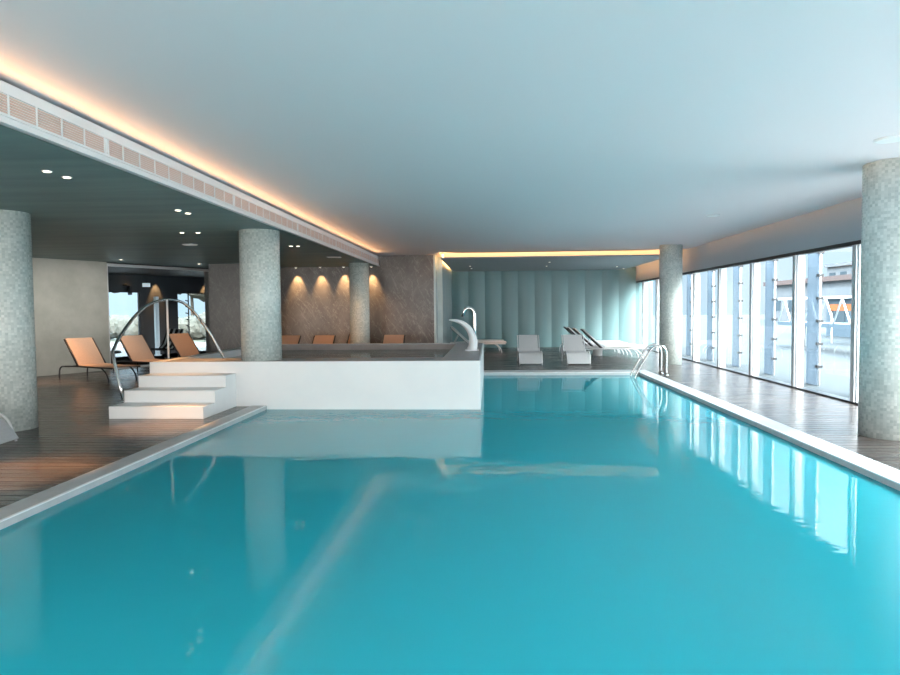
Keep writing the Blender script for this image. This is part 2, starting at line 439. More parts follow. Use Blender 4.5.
# ------------------------------------------------------------------ columns
def column(x, y, r, z0, z1, label):
    bm = nb(); seg = 64; uvl = bm.loops.layers.uv.new('UVMap')
    zs = [z0, z1]
    rings = [[bm.verts.new((x+r*math.cos(2*PI*k/seg), y+r*math.sin(2*PI*k/seg), z)) for k in range(seg)] for z in zs]
    for k in range(seg):
        f = bm.faces.new((rings[0][k], rings[0][(k+1) % seg], rings[1][(k+1) % seg], rings[1][k])); f.smooth = True
        for lp, (kk, z) in zip(f.loops, ((k, z0), (k+1, z0), (k+1, z1), (k, z1))): lp[uvl].uv = (kk/seg*2*PI*r+10, z)
    for rg in (rings[0][::-1], rings[1]): bm.faces.new(rg)
    return struct('column', bm, MT['mosaic'], label, 'column')
column(-6.20, 8.0, .30, 0, SOFF, 'round mosaic column at the left edge beside the lounger corner')
column(-3.70, 10.33, .317, TH, SOFF, 'round mosaic column rising from the white spa front')
column(-3.60, 17.85, .272, 0, SOFF, 'slim round mosaic column before the marble wall')
column(4.57, 7.70, .31, 0, CEIL, 'large round mosaic column at the right edge by the windows')
column(4.71, 17.3, .285, 0, CEIL, 'round mosaic column between far windows and pool ladder')

# ------------------------------------------------------------------ spa tub and steps
spa = thing('spa_pool', 'raised white spa pool with grey stone rim', 'spa', (0, 0, 0))
ix0, ix1, iy0, iy1 = TX0+.2, TX1-.62, TY0+.75, TY1-.22
bm = nb()
for r in ((TX0, TX1, TY0, iy0), (TX0, TX1, iy1, TY1), (TX0, ix0, iy0, iy1), (ix1, TX1, iy0, iy1)):
    add_box(bm, *r, 0, TH-.02)
add_box(bm, PX0+.001, TX1, TY0, TY0+.04, -.2, 0); add_box(bm, TX1-.04, TX1, TY0+.04, PY1-.001, -.2, 0)
obj('tub_wall', bm, MT['whitetile'], spa)
bm = nb(); t_ = .012
add_box(bm, ix0, ix1, iy1-t_, iy1, 0.2, TH-.02); add_box(bm, ix1-t_, ix1, iy0, iy1-t_, .2, TH-.02); add_box(bm, ix0, ix1-t_, iy0, iy0+t_, .2, TH-.02); add_box(bm, ix0, ix1-t_, iy0+t_, iy1-t_, .2, .22)
obj('lining', bm, MT['spainner'], spa)
bm = nb(); e = .025
for r in ((TX0+e, TX1-e, TY0+e, iy0), (TX0+e, TX1-e, iy1, TY1-e), (ix1, TX1-e, iy0, iy1)):
    add_box(bm, *r, TH-.02, TH)
obj('stone_rim', bm, MT['rim'], spa)
bm = nb()
for r in ((TX0, TX1, TY0, TY0+e), (TX1-e, TX1, TY0+e, TY1), (TX0, TX1-e, TY1-e, TY1), (TX0, ix0, TY0+e, TY1-e)):
    add_box(bm, *r, TH-.02, TH+.002)
obj('white_edge', bm, MT['whitetile'], spa)
bm = nb(); bm.faces.new([bm.verts.new(p) for p in ((ix0, iy0+t_, TH-.13), (ix1-t_, iy0+t_, TH-.13), (ix1-t_, iy1-t_, TH-.13), (ix0, iy1-t_, TH-.13))])
obj('spa_water', bm, MT['spawater'], spa)

st = thing('spa_steps', 'white steps leading up to the raised spa', 'steps', (TX0+.03, TY0, 0))
for k in range(3):
    bm = nb(); add_box(bm, 0, 1.36, -.395*(3-k), 0 if k == 2 else -.395*(2-k), 0, .175*(k+1))
    obj('step', bm, MT['whitetile'], st, .006)

# arched handrail
hr = thing('arched_handrail', 'arched steel handrail over the white spa steps', 'handrail', (-5.12, 9.2, .175))
def L(v, o): return Vector(v) - Vector(o.location)
p = [Vector((-5.10, 9.2, .175)), Vector((-5.16, 9.22, .45)), at_y(112.5, 352, 9.3)]
p0 = p[-1]
def pt(px, py, y): return at_y(px, py, y)
arc = smooth_path([at_y(112.5, 352, 9.3), pt(117, 342, 9.42), pt(125, 329, 9.62), pt(137, 314, 9.95), pt(150, 304, 10.3), pt(166, 299.7, 10.65), pt(180, 301.5, 10.9), pt(190, 308, 11.05), pt(202, 322, 11.2), pt(213, 338, 11.3), pt(226, 362, 11.38)], 5)
lower = [at_y(124.5, 403.5, 9.2), at_y(120, 386, 9.22), at_y(114.5, 362, 9.27)]
bm = nb(); add_tube(bm, [L(v, hr) for v in lower + arc], .024, 10); obj('rail', bm, MT['steel'], hr)
top = pt(167, 300, 10.65)
bm = nb(); add_tube(bm, [L(v, hr) for v in (top, Vector((top.x, top.y, TH)))], .017, 10); obj('post', bm, MT['white'], hr)
bm = nb(); add_lathe(bm, [(.05, .0), (.05, .012), (.028, .02)], lower[0].x-hr.location.x, lower[0].y-hr.location.y, 16); obj('base_flange', bm, MT['steel'], hr)

# fountain blade
fb = at_z(471.5, 350.5, TH)
fo = thing('fountain_spout', 'white curved blade fountain spout on the spa rim', 'fountain', (fb.x, fb.y, TH+.001))
path = [(0, 0, 0), (.03, 0, .1), (.025, 0, .25), (-.04, 0, .40), (-.15, 0, .51), (-.28, 0, .565), (-.42, 0, .585)]
sp_ = smooth_path(path, 5); n = len(sp_)
bm = nb(); rings = []
for i, q in enumerate(sp_):
    a_ = sp_[max(0, i-1)]; b_ = sp_[min(n-1, i+1)]; d = (b_-a_).normalized(); nn = Vector((d.z, 0, -d.x))
    t = i/(n-1); wd = .11-.035*t; th = .085*(1-t)**.8+.012
    rings.append([bm.verts.new(q + nn*(th*math.cos(2*PI*k/16)) + Vector((0, 1, 0))*(wd*math.sin(2*PI*k/16))) for k in range(16)])
for i in range(n-1):
    for k in range(16):
        f = bm.faces.new((rings[i][k], rings[i][(k+1) % 16], rings[i+1][(k+1) % 16], rings[i+1][k])); f.smooth = True
bm.faces.new(rings[0]); bm.faces.new(rings[-1]); obj('blade', bm, MT['white'], fo)
bm = nb(); add_box(bm, -.12, .14, -.14, .14, 0, .02); obj('base_plate', bm, MT['white'], fo, .004)
# gooseneck spout
gb = Vector((-.42, 14.0, TH+.001))
go = thing('gooseneck_spout', 'tall chrome gooseneck water spout behind the white fountain', 'fountain', gb)
g0 = L(at_y(474.5, 320, gb.y), go)
pth = [(g0.x, 0, 0), (g0.x, 0, .4), (g0.x, 0, .68)] + [(g0.x-.12+.12*math.cos(a), 0, .68+.13*math.sin(a)) for a in [PI*k/8 for k in range(1, 8)]] + [(g0.x-.25, 0, .62)]
bm = nb(); add_tube(bm, pth, .038, 14); obj('pipe', bm, MT['chrome'], go)
bm = nb(); add_lathe(bm, [(.08, 0), (.08, .02), (.045, .03)], g0.x, 0, 20); obj('base_flange', bm, MT['chrome'], go)

# pool ladder
ld = thing('pool_ladder', 'steel pool ladder with two curved handrails at the right pool edge', 'ladder', (3.42, 14.55, 0))
for dy in (-.24, .2):
    xx = .40
    pts_ = [(xx, dy, .012), (xx, dy, .3), (xx, dy, .48), (xx-.04, dy, .6), (xx-.13, dy, .665), (xx-.25, dy, .645), (xx-.34, dy, .56), (xx-.47, dy, .35), (xx-.62, dy, .08), (xx-.68, dy, -.1), (xx-.70, dy, -.4), (xx-.70, dy, -.95)]
    bm = nb(); add_tube(bm, smooth_path(pts_, 4), .022, 10); obj('handrail', bm, MT['steel'], ld)
    bm = nb(); add_lathe(bm, [(.05, .012), (.05, .022), (.026, .03)], xx, dy, 16); obj('base_flange', bm, MT['steel'], ld)
for z in (-.3, -.58, -.86):
    bm = nb(); add_box(bm, -.34, -.24, -.24, .2, z, z+.03); obj('tread', bm, MT['steel'], ld)

# ------------------------------------------------------------------ loungers
def leg(bm, pts, r=.016): return add_tube(bm, smooth_path(pts, 4), r, 8)
def lounger_flat(name, label, fabric, metal, backang, backlen=.78, pad=None, w=.60, group=None):
    """long seat towards +x, backrest raised at -x; origin under the hinge"""
    t = thing(name, label, 'sun lounger', group=group)
    h = .33; hw = w/2; c, s = math.cos(backang), math.sin(backang)
    for sy in (-1, 1):
        bm = nb(); add_tube(bm, smooth_path([(-.62, sy*hw, h-.05), (-.1, sy*hw, h-.03), (.6, sy*hw, h-.03), (1.25, sy*hw, h-.03)], 3), .018, 8); obj('side_rail', bm, metal, t)
        bm = nb(); leg(bm, [(-.62, sy*hw, h-.05), (-.70, sy*hw, h-.10), (-.73, sy*hw, .12), (-.74, sy*hw, 0)]); obj('leg', bm, metal, t)
        bm = nb(); leg(bm, [(.85, sy*hw, h-.03), (.98, sy*hw, h-.10), (1.08, sy*hw, .12), (1.12, sy*hw, 0)]); obj('leg', bm, metal, t)
    bm = nb(); add_sheet(bm, [(0, h), (.3, h-.008), (.7, h-.01), (1.0, h-.004), (1.28, h)], -hw+.02, hw-.02, .018); obj('seat', bm, fabric, t)
    bm = nb(); add_sheet(bm, [(-backlen*c, h+backlen*s), (-backlen*.6*c+.006, h+backlen*.6*s), (-backlen*.3*c+.006, h+backlen*.3*s), (-.005, h)], -hw+.02, hw-.02, .018); obj('backrest', bm, fabric, t)
    for sy in (-1, 1):
        bm = nb(); add_tube(bm, [(0, sy*hw, h-.02), (-backlen*c, sy*hw, h-.02+backlen*s)], .02, 8); obj('back_frame', bm, metal, t)
    bm = nb(); add_tube(bm, [(-backlen*.55*c-.02, 0, h+backlen*.55*s-.03), (-.52, 0, h-.05)], .012, 6); add_tube(bm, [(-.52, -hw, h-.05), (-.52, hw, h-.05)], .012, 6); obj('strut', bm, metal, t)
    if pad:
        bm = nb(); add_sheet(bm, [(.02, h+.045), (.3, h+.05), (.9, h+.05), (1.26, h+.04), (1.285, h+.01)], -hw+.03, hw-.03, .04); obj('pad', bm, pad, t, .012)
    return t
ang1 = math.atan2(-.449, .8935)
G1 = 'tan loungers by the concrete wall'
tan0 = lounger_flat('sun_lounger', '', MT['sling_tan'], MT['darkmetal'], math.radians(50), .76, None, .64)
def LP(px, py, Y): v = at_y(px, py, Y); return (v.x, v.y, 0)
tan_spots = [((-8.93, 14.05, 0), 'tan lounger with raised back in front of the concrete wall'),
             ((-8.43, 15.33, 0), 'tan lounger seen through the left half of the handrail arch'),
             ((-7.80, 16.50, 0), 'tan lounger seen right of the handrail post, by dark marble')]
place(tan0, tan_spots[0][0], ang1, tan_spots[0][1], G1)
for loc, lab in tan_spots[1:]: place(dup(tan0), loc, ang1, lab, G1)
G2 = 'loungers along the marble wall'
tan2 = [(-5.48, 'tan lounger back beside the spa column, before marble'), (-4.52, 'tan lounger back midway between spa column and slim column'),
        (-3.78, 'tan lounger mostly hidden behind the slim column'), (-2.60, 'dull tan lounger back right of the slim column')]
proto = lounger_flat('sun_lounger', '', MT['sling_tan'], MT['darkmetal'], math.radians(40), .74, None, .58)
for i, (x, lab) in enumerate(tan2):
    place(proto if i == 0 else dup(proto), (x, 17.0 if i != 2 else 18.05, 0), -PI/2, lab, G2)

def lounger_wave(name, label):
    t = thing(name, label, 'sun lounger', group='white curved loungers at the far pool end'); hw = .285
    bm = nb(); add_sheet(bm, [tuple(v.xy) for v in smooth_path([(-.80, .74, 0), (-.66, .58, 0), (-.48, .38, 0)], 4)] , -hw+.02, hw-.02, .02); obj('backrest', bm, MT['sling_white'], t)
    bm = nb(); add_sheet(bm, [tuple(v.xy) for v in smooth_path([(-.48, .38, 0), (-.40, .315, 0), (-.25, .29, 0), (0, .31, 0), (.22, .33, 0), (.38, .28, 0), (.5, .16, 0), (.58, .04, 0)], 4)], -hw, hw, .02); obj('seat', bm, MT['sling_white'], t)
    for sy in (-1, 1):
        y = sy*(hw+.012)
        bm = nb(); leg(bm, [(-.44, y, .36), (-.62, y, .33), (-.72, y, .2), (-.78, y, 0)], .014); obj('leg', bm, MT['alu'], t)
        bm = nb(); leg(bm, [(.05, y, .31), (.3, y, .34), (.45, y, .25), (.54, y, 0)], .014); obj('leg', bm, MT['alu'], t)
        bm = nb(); add_tube(bm, smooth_path([(-.80, y, .73), (-.48, y, .37), (-.25, y, .285), (.05, y, .305)], 4), .014, 8); obj('side_rail', bm, MT['alu'], t)
    return t
w0 = lounger_wave('sun_lounger', '')
f1 = at_z(531, 365, 0); f2 = at_z(579, 365, 0)
place(w0, (f1.x, f1.y+.55, 0), -PI/2, 'white curved lounger facing the pool, left of the two')
place(dup(w0), (f2.x, f2.y+.55, 0), -PI/2, 'white curved lounger facing the pool, in front of the lounger row')

G3 = 'white loungers in a row by the far windows'
s0 = lounger_flat('sun_lounger', '', MT['sling_white'], MT['alu'], math.radians(43), .80, MT['pad'], .60)
bm = nb(); c, s = math.cos(math.radians(43)), math.sin(math.radians(43))
add_sheet(bm, [(-.80*c-.014, .33+.80*s-.02), (-.02, .31)], -.29, .29, .02)
obj('back_cover', bm, MT['black'], s0)
for i, (x, y, lab) in enumerate(((3.30, 19.35, 'padded white lounger nearest the camera in the far right row'), (3.17, 20.25, 'second padded white lounger in the far right row'),
                                 (3.10, 21.1, 'third padded white lounger in the far right row'), (3.10, 21.95, 'rearmost padded white lounger in the far right row'))):
    place(s0 if i == 0 else dup(s0), (x, y, 0), 0, lab, G3)
G4 = 'white loungers behind the fountain'
for x, y, lab in ((-.72, 22.3, 'white lounger behind the fountain, nearer of the pair'), (-.78, 23.2, 'white lounger behind the fountain, close to the teal wall')):
    place(dup(s0), (x, y, 0), 0, lab, G4)

# lounger whose foot end pokes into the left edge
e2, e3 = at_z(19, 437.5, .045), at_z(0, 443.5, .045)
vv = (e3-e2).normalized(); ax = Vector((-vv.y, vv.x, 0)); lc = dup(w0)
place(lc, (0, 0, 0), math.atan2(ax.y, ax.x), 'pale curved lounger whose foot corner shows at the left edge before the column', None)
lc['group'] = 'pale loungers on the left deck'
q = e2 - ax*.58 + vv*.285; lc.location = (q.x, q.y, 0)

stl = at_z(597.5, 355.5, 0)
to = thing('side_stool', 'low round white stool under the nearest lounger of the far row', 'stool', (stl.x, stl.y, 0))
bm = nb(); add_lathe(bm, [(.14, 0), (.15, .02), (.15, .17), (.145, .19)], 0, 0, 28); obj('body', bm, MT['white'], to)
bm = nb(); add_lathe(bm, [(.155, .19), (.165, .195), (.165, .212), (.155, .217)], 0, 0, 28); obj('top', bm, MT['white'], to)

# ------------------------------------------------------------------ ventilation grilles on the fascia
GM = 2.78; starts = [-.15 + GM*k for k in range(0, 7)]
gtxt = ['nearest camera, outside the left edge', 'cut by the left picture edge', 'directly above the left mosaic column', 'above the white spa steps', 'above the spa column', 'above the slim far column', 'last, ending at the marble wall']
for i, y in enumerate(starts):
    y1 = min(y+GM, 19.17)
    g = thing('air_grille', 'slatted ventilation grille in the white fascia, '+gtxt[i], 'vent', (FASX, y, 2.844), 0, 'ventilation grilles along the fascia')
    ln = y1-y; hgt = .14
    bm = nb(); add_box(bm, 0, .014, 0, ln, -.012, .006); add_box(bm, 0, .014, 0, ln, hgt, hgt+.012)
    nc = 10; cw = GM/nc; j = 0
    while j*cw < ln-.05:
        add_box(bm, 0, .014, j*cw+(.0), j*cw+.018, .006, hgt); 
        j += 1
    add_box(bm, 0, .014, .055, .073, .006, hgt)
    obj('frame', bm, MT['fascia'], g)
    j = 0
    while j*cw < ln-.05:
        a_ = j*cw+(.073 if j == 0 else .018); b_ = min((j+1)*cw, ln)
        bm = nb()
        for q in range(7):
            z = .010+q*.0185
            add_prism(bm, [(.002, a_), (.002, b_), (.010, b_), (.010, a_)], z, z+.011)
        obj('louvre', bm, MT['louvre'], g); j += 1

# ------------------------------------------------------------------ ceiling fittings
def downlight(px, py, z, label, group, r=.045, lens='lamp'):
    v = at_z(px, py, z)
    t = thing('downlight', label, 'downlight', (v.x, v.y, z), 0, group)
    bm = nb(); add_lathe(bm, [(r*.72, -.004), (r, -.006), (r, 0), (r*.72, 0)], 0, 0, 20); obj('trim_ring', bm, MT['alu'], t)
    bm = nb(); add_lathe(bm, [(r*.7, -.010), (r*.7, 0)], 0, 0, 20); obj('lens', bm, MT[lens], t)
    return v
def spot(loc, tgt, power, ang, col=(1, .47, .17), blend=.8, rad=.03):
    ld_ = bpy.data.lights.new('spot_lamp', 'SPOT'); ld_.energy = power; ld_.spot_size = math.radians(ang); ld_.spot_blend = blend; ld_.color = col; ld_.shadow_soft_size = rad
    o = bpy.data.objects.new('spot_lamp', ld_); C.objects.link(o); o.location = loc
    o.rotation_euler = (Vector(tgt)-Vector(loc)).to_track_quat('-Z', 'Y').to_euler(); return o
pairs = [((47, 171), (67, 177), 'in the dark ceiling above the left column'), ((178, 210), (188, 213), 'in the dark ceiling above the white steps'),
         ((182, 232.5), (198, 232.5), 'in the dark ceiling over the handrail arch'), ((291, 246), (298, 246), 'in the dark ceiling just right of the spa column')]
SP = []
for a_, b_, txt in pairs:
    for q, side in ((a_, 'left'), (b_, 'right')):
        SP.append(downlight(q[0], q[1], SOFF, side+' downlight of the pair '+txt, 'paired downlights in the dark ceiling'))
for px, py, txt in ((121, 259.5, 'small downlight before the concrete wall end'), (199, 263.8, 'small downlight before the lounge glazing')):
    SP.append(downlight(px, py, SOFF, txt, 'downlights by the glazing'))
for i, v in enumerate(SP[:4]): spot((v.x, v.y, SOFF-.02), (v.x-.42, v.y, 0), 520, 32)
for v in SP[4:6]: spot((v.x, v.y, SOFF-.02), (v.x, v.y, 0), 110, 50)
for v, q in zip(SP[6:8], ((-5.1, 17.4, .6), (-3.4, 17.4, .6))): spot((v.x, v.y, SOFF-.02), q, 330, 40)
v = Vector((-9.5, 13.45, SOFF)); spot((v.x, v.y, SOFF-.02), (v.x, v.y, 0), 300, 50)
for v in SP[8:]: spot((v.x, v.y, SOFF-.02), (v.x+.5, v.y-1.2, 0), 110, 60)
for q in ((-8.9, 13.3), (-8.2, 14.8)): spot((q[0], q[1], SOFF-.02), (q[0]-1.2, q[1]+.5, 1.3), 110, 120, (1, .93, .82), 1, .06)  # added wide spots without fittings, brighten the concrete wall
# far panel pairs
for px, py, txt in ((470, 266, 'rear left downlight in the far grey ceiling panel'), (471.5, 268.3, 'front left downlight in the far grey ceiling panel'),
                    (549.5, 262, 'front middle downlight in the far grey ceiling panel'), (546.5, 266, 'rear middle downlight in the far grey ceiling panel'), (617, 266.5, 'left one of the right downlights in the far grey panel'), (623.5, 268.5, 'right one of the right downlights in the far grey panel')):
    downlight(px, py, FSOFF, txt, 'downlights in the far grey panel', .04, 'lamp')
for x, y in ((.6, 21.5), (1.8, 20.2)): spot((x, y, FSOFF-.02), (x, y, 0), 160, 55, (1, .5, .25))
# wall washers on the marble
for i, x in enumerate((-5.73, -5.0, -4.30, -3.47)):
    t = thing('wall_washer', ['ceiling spot lighting the marble beside the spa column', 'second marble wall spot from the spa column', 'marble wall spot just left of the slim column', 'marble wall spot just right of the slim column'][i], 'spotlight', (x, 19.02, SOFF), 0, 'spots washing the marble wall')
    bm = nb(); add_lathe(bm, [(.035, -.03), (.045, -.025), (.045, 0)], 0, 0, 18); obj('housing', bm, MT['alu'], t)
    bm = nb(); add_lathe(bm, [(.028, -.034), (.028, -.03)], 0, 0, 18); obj('lens', bm, MT['lamp'], t)
    spot((x, 19.02, SOFF-.036), (x, 19.22, SOFF-.75), 200, 56, (1, .58, .25), .8, .015)
def disc(px, py, z, r, name, label, cat, lens):
    v = at_z(px, py, z); t = thing(name, label, cat, (v.x, v.y, z))
    bm = nb(); add_lathe(bm, [(r*.9, -.012), (r, -.006), (r, 0)], 0, 0, 40); obj('rim', bm, MT['white'], t)
    bm = nb(); add_lathe(bm, [(r*.86, -.016), (r*.86, -.012)], 0, 0, 40); obj('grille', bm, MT[lens], t)
disc(890, 139, CEIL, .135, 'ceiling_speaker', 'round white ceiling disc above the big right column', 'speaker', 'white')
disc(713, 215.3, CEIL, .115, 'ceiling_speaker', 'round white ceiling disc in the middle of the pale ceiling', 'speaker', 'white')
disc(190, 244.5, SOFF, .14, 'ceiling_speaker', 'round white disc in the dark ceiling over the handrail', 'speaker', 'white')
disc(707, 0, CEIL, .12, 'ceiling_speaker', 'ceiling disc above the picture', 'speaker', 'white') if False else None
v = at_z(334, 257, SOFF)
t = thing('ceiling_vent', 'small pale vent in the dark ceiling before the slim column', 'vent', (v.x, v.y, SOFF))
bm = nb(); add_box(bm, -.16, .16, -.10, .10, -.012, 0); obj('frame', bm, MT['alu'], t, .003)
bm = nb()
for k in range(4): add_box(bm, -.13, .13, -.075+k*.04, -.055+k*.04, -.016, -.012)
obj('slats', bm, MT['fascia'], t)

# ------------------------------------------------------------------ cove lighting
MT['led_strong'] = mat('led_lens_warm', (1, .8, .5), .5, emit=(1, .52, .2), es=9)
def led_mesh(name, x0, x1, y0, y1, z0, z1, label, m='led'):
    bm = nb(); add_box(bm, x0, x1, y0, y1, z0, z1); o = obj(name, bm, MT[m])
    return tag(o, label, 'light strip')
led_mesh('led_strip', -1.30, 4.95, 18.62, 18.66, FSOFF+.05, FSOFF+.172, 'warm glowing light strip along the front of the far ceiling panel')
led_mesh('led_strip', -1.36, -1.32, 18.7, 24.7, FSOFF+.088, FSOFF+.15, 'warm light strip along the left side of the far ceiling panel', 'led_strong')
led_mesh('led_strip', 4.96, 5.00, 18.7, 24.7, FSOFF+.088, FSOFF+.15, 'warm light strip along the window side of the far ceiling panel', 'led_strong')
al = bpy.data.lights.new('cove_lamp', 'AREA'); al.shape = 'RECTANGLE'; al.size = 19; al.size_y = .016; al.energy = 34; al.color = (1, .52, .22); al.spread = math.radians(12)
ao = bpy.data.objects.new('cove_lamp', al); C.objects.link(ao); ao.location = (FASX-.05, 8.7, 3.078)
dirv = Vector((math.cos(math.radians(3)), 0, math.sin(math.radians(3))))
zc = -dirv; xc = Vector((0, 1, 0)); yc = zc.cross(xc)
ao.matrix_world = Matrix(((xc.x, yc.x, zc.x, ao.location.x), (xc.y, yc.y, zc.y, ao.location.y), (xc.z, yc.z, zc.z, ao.location.z), (0, 0, 0, 1)))

# ------------------------------------------------------------------ room behind the glazing: fittings
def RP(s, n, z=0): v = A + U*s + N*n; return (v.x, v.y, z)
rotU = math.atan2(U.y, U.x)
for px, txt in ((127, 'dark wall lamp above the left outdoor window'),):
    s = back_s(px); z = back_z(px, 286)
    t = thing('wall_lamp', txt, 'lamp', RP(s, D, z), rotU)
    bm = nb(); add_box(bm, -.13, .10, -.22, 0, .0, .05); add_box(bm, .03, .1, -.16, -.02, -.3, 0); obj('body', bm, MT['black'], t)
for px in (127, 156, 205):
    s = back_s(px); p_ = RP(s, D-.22, 2.7); q_ = RP(s, D+.05, 1.7); spot(p_, q_, 220, 50, (1, .55, .22), .7, .02)
s = back_s(147, D-1.0)
t = thing('exit_light', 'small pale lit sign box hanging in the dark room', 'sign', RP(s, D-1.0, 2.3), rotU)
bm = nb(); add_box(bm, -.13, .13, -.02, .02, 0, .12); obj('box', bm, MT['lamp_white'], t)
bm = nb(); add_tube(bm, [(0, 0, .12), (0, 0, .43)], .006, 6); obj('hanger', bm, MT['black'], t)
s = back_s(156.5, D-.5)
t = thing('white_post', 'slim pale post between the two outdoor windows', 'post', RP(s, D-.5), rotU)
bm = nb(); add_box(bm, -.06, .06, -.06, .06, 0, 2.0); obj('shaft', bm, MT['alu'], t, .01)
bm = nb(); add_box(bm, -.1, .1, -.1, .1, 0, .03); obj('foot', bm, MT['alu'], t)
s = back_s(188.5, D-.6)
t = thing('coat_stand', 'thin dark stand with pegs before the right outdoor window', 'stand', RP(s, D-.6), rotU)
bm = nb(); add_tube(bm, [(0, 0, .02), (0, 0, 2.2)], .022, 8); obj('pole', bm, MT['black'], t)
bm = nb(); add_lathe(bm, [(.2, 0), (.2, .015), (.03, .03)], 0, 0, 24); obj('base', bm, MT['black'], t)
for k in range(6):
    bm = nb(); add_tube(bm, [(0, 0, .75+.22*k), (-.12, 0, .78+.22*k)], .02, 6); obj('peg', bm, MT['black'], t)
# striped deck chairs in the dark room
def room_chair(s, n, rz, label):
    t = thing('lounge_chair', label, 'chair', RP(s, n), rz)
    bm = nb(); add_sheet(bm, [(-.45, .95), (-.2, .5), (0, .36), (.35, .40), (.5, .42)], -.28, .28, .05); obj('cushion', bm, MT['black'], t)
    bm = nb()
    for y in (-.18, 0, .18): add_sheet(bm, [(-.45, .956), (-.2, .506), (0, .366)], y-.035, y+.035, .01)
    obj('stripes', bm, MT['white'], t)
    for sx in (-.3, .4):
        for sy in (-.25, .25):
            bm = nb(); add_tube(bm, [(sx, sy, 0), (sx*.8, sy, .38 if sx > 0 else .5)], .018, 6); obj('leg', bm, MT['black'], t)
room_chair(2.6, 1.3, rotU+PI+.3, 'striped dark chair behind the glass, right of the handrail post')
room_chair(.45, 1.2, rotU-.4, 'dark chair behind the glass beside the concrete wall')

# ------------------------------------------------------------------ outdoors, right side
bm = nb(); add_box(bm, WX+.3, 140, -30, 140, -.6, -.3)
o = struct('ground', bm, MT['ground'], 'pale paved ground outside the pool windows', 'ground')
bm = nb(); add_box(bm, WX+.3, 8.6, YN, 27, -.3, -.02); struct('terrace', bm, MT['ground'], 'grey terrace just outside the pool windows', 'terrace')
bm = nb(); add_box(bm, 8.62, 16, -14, 9, -.3, -.02); add_box(bm, WX+.3, 8.6, -14, YN-.02, -.3, -.02); add_box(bm, WX+.32, 8.58, YN, 8.5, -.02, 0); struct('bounce_paving', bm, MT['stone'], 'added unseen pale paving bouncing light up to the near ceiling', 'terrace')  # added out of view as a reflector for the near ceiling
fint = ['behind the big right column', 'in the first bay left of the big right column', 'in the second bay left of the big column', 'in the third bay left of the big column', 'in the fourth bay left of the big column', 'just right of the far column', 'behind the far column', 'left of the far column', 'closest to the teal end wall']
fins = []
def fin():
    t = thing('glass_fin', '', 'glass fin', group='frosted glass fins outside the windows')
    bm = nb(); add_box(bm, -.015, .015, -.21, .21, 0, 3.0); obj('blade', bm, MT['fin'], t, .004)
    for k in range(6):
        bm = nb(); z = .34+.43*k; add_box(bm, -.05, .05, -.29, -.20, z, z+.05); obj('bracket', bm, MT['darkmetal'], t)
    bm = nb(); add_tube(bm, [(0, -.26, 0), (0, -.26, 3.0)], .018, 8); obj('rod', bm, MT['alu'], t)
    return t
F0 = fin()
for k in range(9):
    o = F0 if k == 0 else dup(F0)
    o.location = (6.2, 10.95+STEP*k, -.02); o['label'] = 'frosted glass fin outside the windows, '+fint[k]
# second thin clear fin row
def place_build(name, label, x0, x1, y0, y1, h, wallm, roofm, nwin, rows, wz, wh):
    t = thing(name, label, 'building', ((x0+x1)/2, (y0+y1)/2, -.3)); dx, dy = (x1-x0)/2, (y1-y0)/2
    bm = nb(); add_box(bm, -dx, dx, -dy, dy, 0, h); obj('wall', bm, wallm, t)
    bm = nb(); add_prism(bm, [(-dx-.4, -dy-.4), (dx+.4, -dy-.4), (dx+.4, dy+.4), (-dx-.4, dy+.4)], h, h+.5); obj('roof', bm, roofm, t)
    for r in range(rows):
        for k in range(nwin):
            y = -dy+(k+.5)*2*dy/nwin; wd = dy/nwin*.55
            bm = nb(); add_box(bm, -dx-.05, -dx+.05, y-wd, y+wd, wz[r], wz[r]+wh); obj('window', bm, MT['pane'], t)
    return t
place_build('apartment_building', 'pale long building with faded red roof beyond the windows', 34, 42, 36, 82, 4.2, MT['facade'], MT['roofred'], 10, 1, [1.2], 1.4)
place_build('office_block', 'blue grey low block beyond the window fins', 20, 25, 24, 40, 2.3, MT['bluegrey'], MT['facade'], 6, 1, [.7], 1.0)
place_build('tower_block', 'taller pale block far off behind the glass fins', 60, 70, 95, 120, 8.5, MT['facade'], MT['facade'], 7, 3, [1.5, 4, 6.2], 1.3)
# truss footbridge
tb = thing('truss_bridge', 'pale steel truss footbridge outside the nearest window', 'bridge', (13.5, 22, -.3))
bm = nb(); add_box(bm, -.6, .6, -6, 8, .95, 1.1); obj('walkway', bm, MT['bluegrey'], tb)
bm = nb(); add_box(bm, -.62, -.55, -6, 8, 2.05, 2.15); obj('top_chord', bm, MT['alu'], tb)
for k in range(12):
    y = -6+k*14/12
    bm = nb(); add_tube(bm, [(-.58, y, 1.1), (-.58, y+.58, 2.08), (-.58, y+1.166, 1.1)], .035, 6); obj('diagonal', bm, MT['alu'], tb)
for y in (-5, 1, 7):
    bm = nb(); add_tube(bm, [(0, y, 0), (0, y, .95)], .12, 10); obj('pier', bm, MT['facade'], tb)
# orange awning and van
aw = thing('orange_awning', 'orange awning on poles beyond the pool windows', 'awning', (16.9, 30.3, -.3))
bm = nb(); add_prism(bm, [(-.9, -1.5), (.9, -1.5), (.9, 1.5), (-.9, 1.5)], 1.55, 1.85); obj('canopy', bm, MT['orange'], aw)
for sx in (-.8, .8):
    for sy in (-1.4, 1.4):
        bm = nb(); add_tube(bm, [(sx, sy, 0), (sx, sy, 1.55)], .04, 8); obj('pole', bm, MT['alu'], aw)
